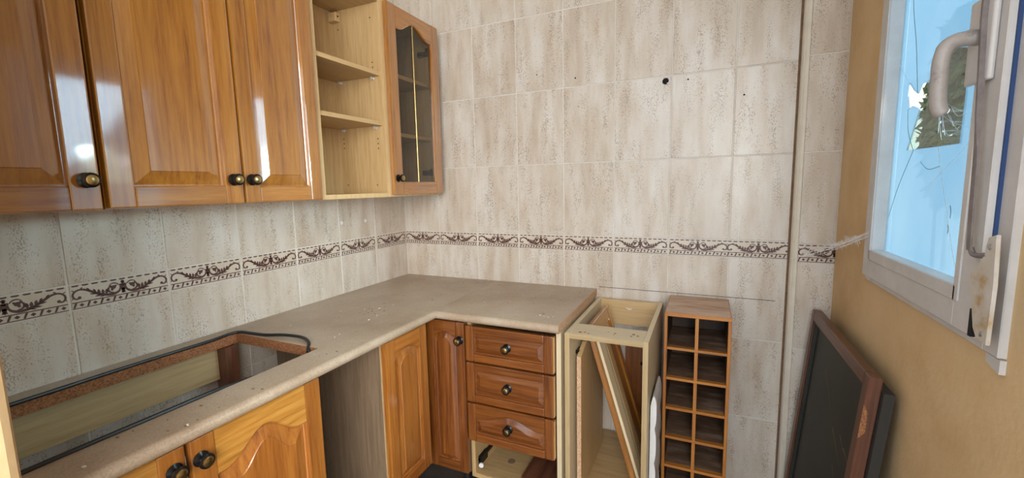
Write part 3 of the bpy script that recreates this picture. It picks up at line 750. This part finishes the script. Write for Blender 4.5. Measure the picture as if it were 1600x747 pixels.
# leaning boards inside it
tag(obj('brown_panel', bx(1.205, 1.332, -.046, -.034, .2085, .690), wood('chestnut', 'z'), loc=(1.27, -.04, .2085), bevel=.001), 'reddish brown panel standing against the back inside the cream carcass', 'board')
obj('hinge', MB().box(1.27, 1.305, -.052, -.0465, .565, .578).box(1.285, 1.30, -.056, -.0465, .55, .57), M_BLACKMETAL, bpy.data.objects['brown_panel'], bevel=.001)
tag(obj('chipboard_shelf', MB().prism([(-.475, .2085), (-.475, .742), (-.40, .772), (-.115, .772), (-.115, .2085)], lambda p, q: (q, p[0], p[1]), 1.104, 1.120), [wood('beech', 'z')], loc=(1.112, -.3, .2085)),
    'beech shelf board standing upright inside the carcass, raw chipboard edge in front', 'board')
cs = bpy.data.objects['chipboard_shelf']
obj('raw_edge', MB().prism([(1.104, .2085), (1.120, .2085), (1.120, .742), (1.104, .742)], lambda p, q: (p[0], q, p[1]), -.475, -.4768), M_CHIP, cs, label='raw chipboard edge')
# an old oak door leaning diagonally in the carcass
lean = math.atan2(1.315 - 1.128, .84 - .215)
ld = thing('leaning_cabinet_door', 'loose oak raised panel door leaning diagonally inside the cream carcass', 'cabinet door', (1.322, -.24, .209), rot=(0, -lean, 0))
LD = .652
def lbox(x0, x1, y0, y1, z0, z1): return MB().box(x0, x1, y0, y1, z0, z1)
obj('stile', lbox(-.020, 0, -.160, -.115, .006, LD), wood('oak', 'z'), ld, local=True, bevel=.003)
obj('stile', lbox(-.020, 0, .115, .160, .006, LD), wood('oak', 'z'), ld, local=True, bevel=.003)
obj('rail', lbox(-.020, 0, -.115, .115, .006, .055), wood('oak', 'y'), ld, local=True, bevel=.003)
obj('rail', lbox(-.020, 0, -.115, .115, LD - .05, LD), wood('oak', 'y'), ld, local=True, bevel=.003)
pm = MB(); L = []
for d, n in ((0, -.014), (.004, -.010), (.03, -.003), (.032, -.001)):
    L += [(n, -.115 + d, .055 + d), (n, .115 - d, .055 + d), (n, .115 - d, LD - .05 - d), (n, -.115 + d, LD - .05 - d)]
fs = [(a * 4 + i, a * 4 + (i + 1) % 4, a * 4 + 4 + (i + 1) % 4, a * 4 + 4 + i) for a in range(3) for i in range(4)] + [(12, 13, 14, 15), (3, 2, 1, 0)]
pm.add(L, fs); obj('panel', pm, wood('oak', 'z'), ld, local=True)
obj('knob', MB().lathe(KNOB_PROF, (0, .0, LD - .09), (1, 0, 0), 16, KNOB_MI), [M_BLACKMETAL, M_STEEL], ld, local=True, smooth=True)
# pale drawer sides lying on that door
for i, (dx, y0, y1, l, mt, lb) in enumerate(((.0015, -.150, -.072, .60, wood('cream', 'z'), 'pale narrow plank leaning on the loose oak door, nearest the opening'),
                                            (.0015, -.068, -.020, .575, wood('beech', 'z'), 'beech narrow plank leaning on the loose oak door, farther back'))):
    p = thing('loose_plank', lb, 'board', (1.322 + .0, -.24, .209), 'loose planks', rot=(0, -lean, 0))
    obj('board', lbox(dx - .0005, dx + .0105, y0, y1, .018, l), mt, p, local=True, bevel=.001)
    obj('groove', lbox(dx + .0103, dx + .0108, y1 - .018, y1 - .014, .02, l - .002), M_CAULK, p, local=True)

# white scalloped plank squeezed between the carcass and the bottle rack
pl = []
for k in range(41):
    zz = FLOOR + .002 + (.62 - FLOOR) * k / 40
    s = abs(math.sin((zz - .02) * PI / .125)); pl.append((1.3800 - .006 * (1 - s) ** 2, zz))
pl = pl[:-1] + [(1.3775, .622), (1.372, .640), (1.3655, .632)] + [(1.3595, .60), (1.3585, FLOOR + .002)]
tag(obj('white_plank', MB().prism(pl, lambda p, q: (p[0], q, p[1]), -.47, -.30), M_WHITE, loc=(1.37, -.4, FLOOR), bevel=.001), 'white painted plank with a scalloped edge wedged between carcass and bottle rack', 'plank')

# ------------------------------------------------------------------ bottle rack
t = thing('bottle_rack', 'tall wooden bottle rack with two columns of square pigeonholes', 'bottle rack', (1.495, -.145, FLOOR))
RA, RB, RF, RBk, RT = 1.3835, 1.607, -.282, -.012, .880
for a, b in ((RA, RA + .011), (RB - .011, RB)):
    obj('side_panel', bx(a, b, RF, RBk, FLOOR + .001, RT - .013), wood('rack', 'z'), t, bevel=.001)
obj('top_panel', bx(RA, RB, RF, RBk, RT - .013, RT), wood('rack', 'x'), t, bevel=.001)
obj('dust', MB().prism([(RA + .004, RF + .006), (RB - .004, RF + .006), (RB - .004, RBk - .003), (RA + .004, RBk - .003)], lambda p, q: (p[0], p[1], q), RT, RT + .0006), M_DUST, t, label='grey dust layer with wiped streaks')
zs = [RT - .013 - .1175 * k for k in range(8)]
for k, zt in enumerate(zs[1:]):
    if zt < FLOOR + .01: break
    s = obj('shelf', bx(RA + .011, RB - .011, RF + .001, RBk - .006, zt - .010, zt), wood('rack', 'x'), t, bevel=.0008)
    obj('dust', bx(RA + .013, RB - .013, RF + .02, RBk - .01, zt, zt + .0005), M_DUST_SHADED, s)  # dust layer with the shade of the hole in its colour
for k in range(7):
    zb_ = max(zs[k + 1], FLOOR + .002); zt = zs[k] - (.010 if k else 0)
    if zt - zb_ < .02: continue
    d_ = obj('divider', bx(1.4895, 1.5005, RF + .004, RBk - .006, zb_ + .0006, zt), wood('dark', 'z'), t)  # sides coloured near-black for the shade of the holes, front strip keeps the wood
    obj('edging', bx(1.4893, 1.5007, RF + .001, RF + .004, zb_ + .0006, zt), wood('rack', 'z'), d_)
obj('back_panel', bx(RA + .011, RB - .011, RBk - .005, RBk, FLOOR + .002, RT - .013), wood('dark', 'z'), t)  # shade at the back of the holes painted as dark wood
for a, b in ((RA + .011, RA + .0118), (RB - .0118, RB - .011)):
    obj('shade_lining', bx(a, b, RF + .006, RBk - .006, FLOOR + .002, RT - .014), wood('dark', 'z'), t)  # added dark sheets that paint shade onto the inner sides

# ------------------------------------------------------------------ dark framed board leaning on the window wall
fl = math.atan2(1.893 - 1.822, .84)
t = thing('framed_board', 'dark slate board in a worn brown wooden frame, leaning under the window', 'framed board', (1.832, -.40, FLOOR), rot=(0, fl, 0))
FH, FY0, FY1 = .842, -.295, .305
obj('stile', lbox(-.028, 0, FY0, FY0 + .034, .006, FH), wood('mahogany', 'z'), t, local=True, bevel=.002)
obj('stile', lbox(-.028, 0, FY1 - .034, FY1, .006, FH), wood('mahogany', 'z'), t, local=True, bevel=.002)
obj('rail', lbox(-.028, 0, FY0 + .034, FY1 - .034, FH - .034, FH), wood('mahogany', 'y'), t, local=True, bevel=.002)
obj('rail', lbox(-.028, 0, FY0 + .034, FY1 - .034, .006, .05), wood('mahogany', 'y'), t, local=True, bevel=.002)
obj('inner_moulding', MB().box(-.022, -.004, FY1 - .046, FY1 - .034, .05, FH - .034).box(-.022, -.004, FY0 + .034, FY0 + .040, .05, FH - .034).box(-.022, -.004, FY0 + .040, FY1 - .046, FH - .044, FH - .034), M_SLATE, t, local=True)
pn = obj('slate_panel', lbox(-.012, -.004, FY0 + .034, FY1 - .034, .05, FH - .034), M_SLATE, t, local=True)
for (y0, z0, y1, z1, wv) in ((.10, .70, -.02, .615, .0013), (-.06, .585, -.16, .53, .0016), (-.13, .60, -.17, .575, .0016), (-.11, .50, -.185, .44, .001), (-.17, .585, -.215, .57, .002), (-.12, .36, -.20, .31, .0014)):
    d = Vector((0, y1 - y0, z1 - z0)).normalized(); n = Vector((0, -d.z, d.y)) * wv
    a, b = Vector((-.0124, y0, z0)), Vector((-.0124, y1, z1))
    obj('scratch', MB().add([a - n, b - n * .3, b + n * .3, a + n], [(0, 1, 2, 3)]), M_SCRATCH, pn, local=True)
obj('back_board', lbox(.001, .022, FY0 - .012, FY1 - .012, .004, FH - .03), plain('dark_backing', (.03, .028, .024), .8), t, local=True)
obj('worn_corner', MB().prism([(-.0285, FH - .16), (-.0285, FH - .07), (-.018, FH - .09), (-.016, FH - .14)], lambda p, q: (p[0], q, p[1]), FY0 - .0003, FY0 - .0012), M_CHIPDARK, t, local=True)

# ------------------------------------------------------------------ window
FXF, SXF, PX = 1.9285, 1.9150, 1.9435
FO0, FO1, FZ0, FZ1 = -1.033, -.418, 1.074, 2.01
mb = MB()
mb.box(FXF, XW + .02, FO0, FO0 + .040, FZ0, FZ1); mb.box(FXF, XW + .02, FO1 - .040, FO1, FZ0, FZ1)
mb.box(FXF, XW + .02, FO0 + .040, FO1 - .040, FZ0, FZ0 + .045); mb.box(FXF, XW + .02, FO0 + .040, FO1 - .040, FZ1 - .045, FZ1)
win = struct(obj('window_1', mb, M_PVC, loc=(FXF, -.72, FZ0), bevel=.0015), 'small white window with broken blue filmed glass')
SY0, SY1, SZ0, SZ1 = -.994, -.440, 1.092, 1.99
OY0, OY1, OZ0, OZ1 = -.9255, -.494, 1.166, 1.925
mb = MB()
mb.box(SXF, PX + .010, SY0, OY0, SZ0, SZ1); mb.box(SXF, PX + .010, OY1, SY1, SZ0, SZ1)
mb.box(SXF, PX + .010, OY0, OY1, SZ0, OZ0); mb.box(SXF, PX + .010, OY0, OY1, OZ1, SZ1)
sash = obj('sash', mb, M_PVC, win, bevel=.0015)
# glazing beads
obj('glazing_bead', bx(SXF - .003, SXF, OY0 - .006, OY1 + .006, OZ0 - .026, OZ0), M_PVC, sash, bevel=.0008)
obj('glazing_bead', bx(SXF - .003, SXF, OY1, OY1 + .012, OZ0 - .026, OZ1), M_PVC, sash, bevel=.0008)
obj('glazing_bead', bx(SXF - .003, SXF, OY0 - .016, OY0, OZ0 - .026, OZ1), M_PVC, sash, bevel=.0008)
# the filmed pane, with the torn trapezoid and the broken hole left open (2D polygons in y,z)
HOLE = [(-.562, 1.578), (-.590, 1.556), (-.613, 1.545), (-.628, 1.563), (-.645, 1.563), (-.668, 1.527), (-.662, 1.500), (-.640, 1.505), (-.614, 1.513), (-.590, 1.521), (-.568, 1.517), (-.557, 1.548)]
TEAR = [(-.578, 1.420), (-.700, 1.418), (-.817, 1.417), (-.820, 1.500), (-.818, 1.590), (-.740, 1.612), (-.690, 1.582), (-.668, 1.527), (-.662, 1.500), (-.628, 1.500)]
def sheet(name, loops, mat, parent, x, thick):
    """flat sheet from an outer loop with holes, triangulated"""
    from mathutils.geometry import tessellate_polygon
    tri = tessellate_polygon([[Vector((0, a, b)) for a, b in L] for L in loops])
    pts = sum(loops, [])
    mb = MB(); n = len(pts)
    mb.v = [(x, a, b) for a, b in pts] + [(x + thick, a, b) for a, b in pts]
    for f in tri: mb.f.append(tuple(f)); mb.f.append(tuple(i + n for i in f)[::-1])
    o = 0
    for L in loops:
        for i in range(len(L)):
            a, b = o + i, o + (i + 1) % len(L); mb.f.append((a, b, b + n, a + n))
        o += len(L)
    mb.mi = [0] * len(mb.f)
    return obj(name, mb, mat, parent)
UNION = [HOLE[0], HOLE[1], HOLE[2], HOLE[3], HOLE[4], (-.655, 1.560), (-.690, 1.582), (-.740, 1.612), (-.818, 1.590), (-.820, 1.500), (-.817, 1.417), (-.700, 1.418), (-.578, 1.420), (-.628, 1.506), (-.614, 1.513), (-.590, 1.521), (-.568, 1.517), (-.557, 1.548)]
OUTER = [(OY0 - .004, OZ0 - .004), (OY1 + .004, OZ0 - .004), (OY1 + .004, OZ1 + .004), (OY0 - .004, OZ1 + .004)]
sheet('window_pane', [OUTER, UNION], M_FILM, sash, PX, .003)['label'] = 'cracked pane under light blue film'
CLEAR = [(-.668, 1.527), (-.655, 1.560), (-.690, 1.582), (-.740, 1.612), (-.818, 1.590), (-.820, 1.500), (-.817, 1.417), (-.700, 1.418), (-.578, 1.420), (-.628, 1.5055), (-.660, 1.500)]
sheet('bare_glass', [CLEAR], M_CLEAR, sash, PX, .003)['label'] = 'clear glass patch where the film is torn away'
def crack(P, wd, mat, x=PX - .0006):
    C = catmull(P, 5); mb = MB()
    for i in range(len(C) - 1):
        a, b = Vector((0, *C[i])), Vector((0, *C[i + 1])); d = (b - a).normalized(); n = Vector((0, -d.z, d.y)) * wd / 2
        X = Vector((x, 0, 0)); mb.add([X + a - n, X + b - n, X + b + n, X + a + n], [(0, 1, 2, 3)])
    obj('crack', mb, mat, sash)
crack([(-.535, 1.92), (-.545, 1.771), (-.583, 1.66), (-.613, 1.545)], .0035, M_CRACK)
crack([(-.497, 1.635), (-.53, 1.605), (-.562, 1.578)], .0012, M_CRACKL)
crack([(-.568, 1.517), (-.580, 1.465), (-.618, 1.417)], .003, M_CRACK)
crack([(-.618, 1.417), (-.575, 1.365), (-.542, 1.32), (-.504, 1.255)], .003, M_CRACK)
crack([(-.737, 1.416), (-.765, 1.35), (-.797, 1.288), (-.83, 1.22), (-.860, 1.168)], .0016, M_CRACKL)
crack([(-.66, 1.39), (-.70, 1.372), (-.752, 1.377)], .0014, M_CRACK)
crack([(-.70, 1.33), (-.78, 1.375), (-.86, 1.42), (-.91, 1.46)], .001, M_CRACKL)
for P in ([(-.808, 1.300), (-.812, 1.275)], [(-.806, 1.262), (-.808, 1.245)]):
    crack([P[0], ((P[0][0] + P[1][0]) / 2 - .003, (P[0][1] + P[1][1]) / 2), P[1]], .0022, M_HOLE)
# blue strip in the gap, espagnolette rod, corner plate
obj('gap_strip', bx(FXF - .0045, FXF + .002, SY0 - .0042, SY0 + .002, SZ0 + .125, SZ1), M_BLUE, win, label='blue strip in the gap beside the sash')
rod = MB()
def rodsec(zz, y, wy, wx): return [(SXF - .0125 - wx, y - wy, zz), (SXF - .0125 + wx, y - wy, zz), (SXF - .0125 + wx, y + wy, zz), (SXF - .0125 - wx, y + wy, zz)]
secs = [rodsec(1.99, -.952, .0028, .0042), rodsec(1.60, -.958, .0028, .0042), rodsec(1.45, -.972, .0022, .004), rodsec(1.425, -.974, .0028, .003), rodsec(1.385, -.977, .0058, .0016), rodsec(1.25, -.984, .0058, .0016), rodsec(1.236, -.986, .0056, .0016)]
rod.add(sum(secs, []), [(a * 4 + i, a * 4 + (i + 1) % 4, a * 4 + 4 + (i + 1) % 4, a * 4 + 4 + i) for a in range(6) for i in range(4)] + [(3, 2, 1, 0), (24, 25, 26, 27)])
rod.tube(catmull([(SXF - .010, -.984, 1.240), (SXF - .009, -.990, 1.2305), (SXF - .007, -1.004, 1.2300), (SXF - .006, -1.022, 1.2345)], 5), .0042, 8)
obj('locking_rod', rod, M_ROD, sash, label='worn grey locking rod')
PLATE = [(-1.026, 1.262), (-1.046, 1.268), (-1.052, 1.190), (-1.050, 1.098), (-1.022, 1.101), (-1.010, 1.115), (-.996, 1.166), (-.988, 1.200), (-1.006, 1.214), (-1.018, 1.232)]
sp = MB(); sp.prism(PLATE, lambda p, q: (q, p[0], p[1]), 1.9060, 1.9115)
corner = obj('corner_plate', sp, M_PVCSTAIN, win, bevel=.001, label='stained white corner keep plate')
obj('screw', MB().lathe([(.0045, 0), (.0045, .0012), (.002, .0018)], (1.9060, -1.033, 1.248), (-1, 0, 0), 12), M_STEEL, corner)
obj('screw', MB().lathe([(.0045, 0), (.0045, .0012), (.002, .0018)], (1.9060, -1.035, 1.112), (-1, 0, 0), 12), M_STEEL, corner)
obj('latch_slot', bx(1.9075, 1.9135, -1.0035, -.9945, 1.097, 1.142), M_HOLE, win)
obj('frame_foot', MB().prism([(-1.0, 1.0735), (-1.036, 1.0725), (-1.036, 1.050), (-.999, 1.0585)], lambda p, q: (q, p[0], p[1]), 1.9305, XW - .0005), M_PVC, win)
# handle
hp = MB().box(SXF - .0095, SXF - .0005, -.976, -.906, 1.505, 1.640)
handle = obj('handle', hp, M_PVC, sash, bevel=.006, seg=3, smooth=True, label='white lever handle hanging down')
H = catmull([(SXF - .008, -.938, 1.578), (1.892, -.938, 1.579), (1.876, -.938, 1.576), (1.866, -.938, 1.566), (1.862, -.938, 1.545), (1.862, -.938, 1.515), (1.863, -.938, 1.485), (1.866, -.938, 1.468), (1.872, -.938, 1.460)], 5)
hs = [.0125] * 6 + [.0118] * 10 + [.0112] * (len(H) - 16)
hs[-1] = .0075; hs[-2] = .010
obj('grip', MB().tube(H, hs, 14), mat_noise('backlit_smudged_pvc', [(.34, (.13, .11, .10)), (.46, (.33, .295, .275)), (.7, (.40, .365, .345))], 26, .42), handle, smooth=True, label='smudged curved grip in a backlit grey')  # backlit darkening is put into the grip colour along with the smudges

# cobweb between the shaft and the window
cw = MB()
def strand(a, b, sag=.006, r=.00035, n=5):
    a, b = Vector(a), Vector(b); P = []
    for k in range(n + 1):
        s = k / n; p = a.lerp(b, s); p.z -= sag * 4 * s * (1 - s); P.append(p)
    cw.tube(P, r, 3)
A0, A1 = (1.916, -.470, 1.209), (1.800, -.060, 1.066)
for k in range(10):
    j = lambda s: random.uniform(-s, s)
    strand((A0[0] + j(.003), A0[1] + j(.01), A0[2] + j(.008)), (1.86 + j(.03), -.07 + j(.01), 1.095 + j(.02)), random.uniform(0, .012), random.uniform(.0003, .0006))
strand(A0, A1, .01, .0006); strand((1.86, -.07, 1.105), (1.845, -.06, 1.075), .001, .0012, 2)
for k in range(46):
    s = random.uniform(.15, .62); p = Vector(A0).lerp(Vector((1.87, -.07, 1.10)), s)
    q = p + Vector((random.uniform(-.012, .008), random.uniform(-.05, .05), random.uniform(-.022, .012)))
    strand(p, q, random.uniform(-.004, .006), random.uniform(.0003, .0005), 3)
for k in range(14):
    p = Vector(A0).lerp(Vector(A1), random.uniform(.2, 1)) + Vector((random.uniform(-.01, .004), random.uniform(-.01, .01), random.uniform(-.02, .01)))
    cw.lathe([(.0009, 0), (.0012, .001), (.0005, .002)], p, (0, 0, 1), 5)
c_ = obj('cobweb', cw, M_WEB, loc=A0); tag(c_, 'dusty white cobweb stretched between window frame and tiled corner', 'cobweb'); c_['kind'] = 'stuff'
cw = MB()
for k in range(15):
    p = Vector((1.868, -.935, 1.475)) + Vector((random.uniform(-.003, .003), random.uniform(-.003, .003), random.uniform(-.02, .01)))
    q = Vector((PX - .002, -.70 - random.uniform(0, .16), 1.43 + random.uniform(-.005, .07)))
    strand(p.lerp(q, random.uniform(0, .5)), q, random.uniform(-.004, .012), random.uniform(.0002, .00035), 4)
c_ = obj('cobweb', cw, M_WEB, loc=(1.87, -.93, 1.47)); tag(c_, 'small white cobweb strung from the window handle to the glass', 'cobweb'); c_['kind'] = 'stuff'

# ------------------------------------------------------------------ outside the window
tag(obj('garden_wall', bx(3.3, 3.5, 2.5, 5.0, -.5, 2.3), M_GARDENWALL, loc=(3.4, 3, -.5), bevel=.01), 'cream rendered garden wall seen through the broken pane', 'wall')
sh = thing('shrub', 'leafy green shrub outside the window', 'shrub', (2.80, 1.35, -.5))
mb = MB()
for k in range(1600):
    a = random.uniform(0, 2 * PI); ph = random.uniform(-1, 1); rr = random.uniform(.75, 1) ; s = math.sqrt(1 - ph * ph)
    c = Vector((2.80 + .14 * rr * s * math.cos(a), 1.35 + .26 * rr * s * math.sin(a), 1.72 + .58 * rr * ph))
    n = Vector((random.gauss(0, 1), random.gauss(0, 1), random.gauss(0, 1))).normalized(); u = n.orthogonal().normalized(); v_ = n.cross(u)
    l, wd = random.uniform(.05, .09), random.uniform(.018, .03)
    mb.add([c - u * l, c + v_ * wd, c + u * l, c - v_ * wd], [(0, 1, 2, 3)])
f_ = obj('foliage', mb, M_LEAF, sh); f_['kind'] = 'stuff'
for k in range(5):
    a = 2 * PI * k / 5
    obj('stem', MB().tube([(2.80 + .03 * math.cos(a), 1.35 + .03 * math.sin(a), -.5), (2.80 + .05 * math.cos(a), 1.35 + .08 * math.sin(a), .4), (2.80 + .08 * math.cos(a), 1.35 + .15 * math.sin(a), 1.7)], [.018, .014, .006], 7), wood('mahogany', 'z'), sh, smooth=True)

# ------------------------------------------------------------------ crumbs and flecks on the worktops
mb = MB()
def fleck(x, y, r, mi):
    n = random.randint(4, 6); a0 = random.uniform(0, PI)
    P = [(x + r * random.uniform(.6, 1.2) * math.cos(a0 + 2 * PI * k / n), y + r * random.uniform(.5, 1) * math.sin(a0 + 2 * PI * k / n)) for k in range(n)]
    mb.prism(P, lambda p, q: (p[0], p[1], q), ZT + .0001, ZT + random.uniform(.0008, .002), mi)
for k in range(22): fleck(random.gauss(.33, .045), random.gauss(-.66, .045), random.uniform(.0015, .0048), random.choice((0, 1, 1)))
for k in range(34): fleck(random.uniform(.03, .54), random.uniform(-.95, -.03), random.uniform(.0010, .0028), random.choice((0, 1, 1)))
for k in range(40): fleck(random.uniform(.02, .60), random.uniform(-.10, -.01), random.uniform(.0010, .0020), random.choice((0, 1, 1)))
for k in range(9): fleck(random.gauss(.985, .03), random.gauss(-.47, .02), random.uniform(.0012, .0038), random.choice((0, 0, 0, 1)))
for k in range(34): fleck(random.uniform(.58, 1.04), random.uniform(-.54, -.03), random.uniform(.0008, .0022), random.choice((0, 1, 1)))
for k in range(20): fleck(random.uniform(.47, .555), random.uniform(-1.65, -1.0), random.uniform(.0010, .0046), random.choice((0, 1, 1, 1)))
o = obj('paint_flecks', mb, [M_FLECK, M_CAULK], loc=(.5, -.5, ZT)); tag(o, 'white and brown paint flecks scattered over the beige worktops', 'debris'); o['kind'] = 'stuff'
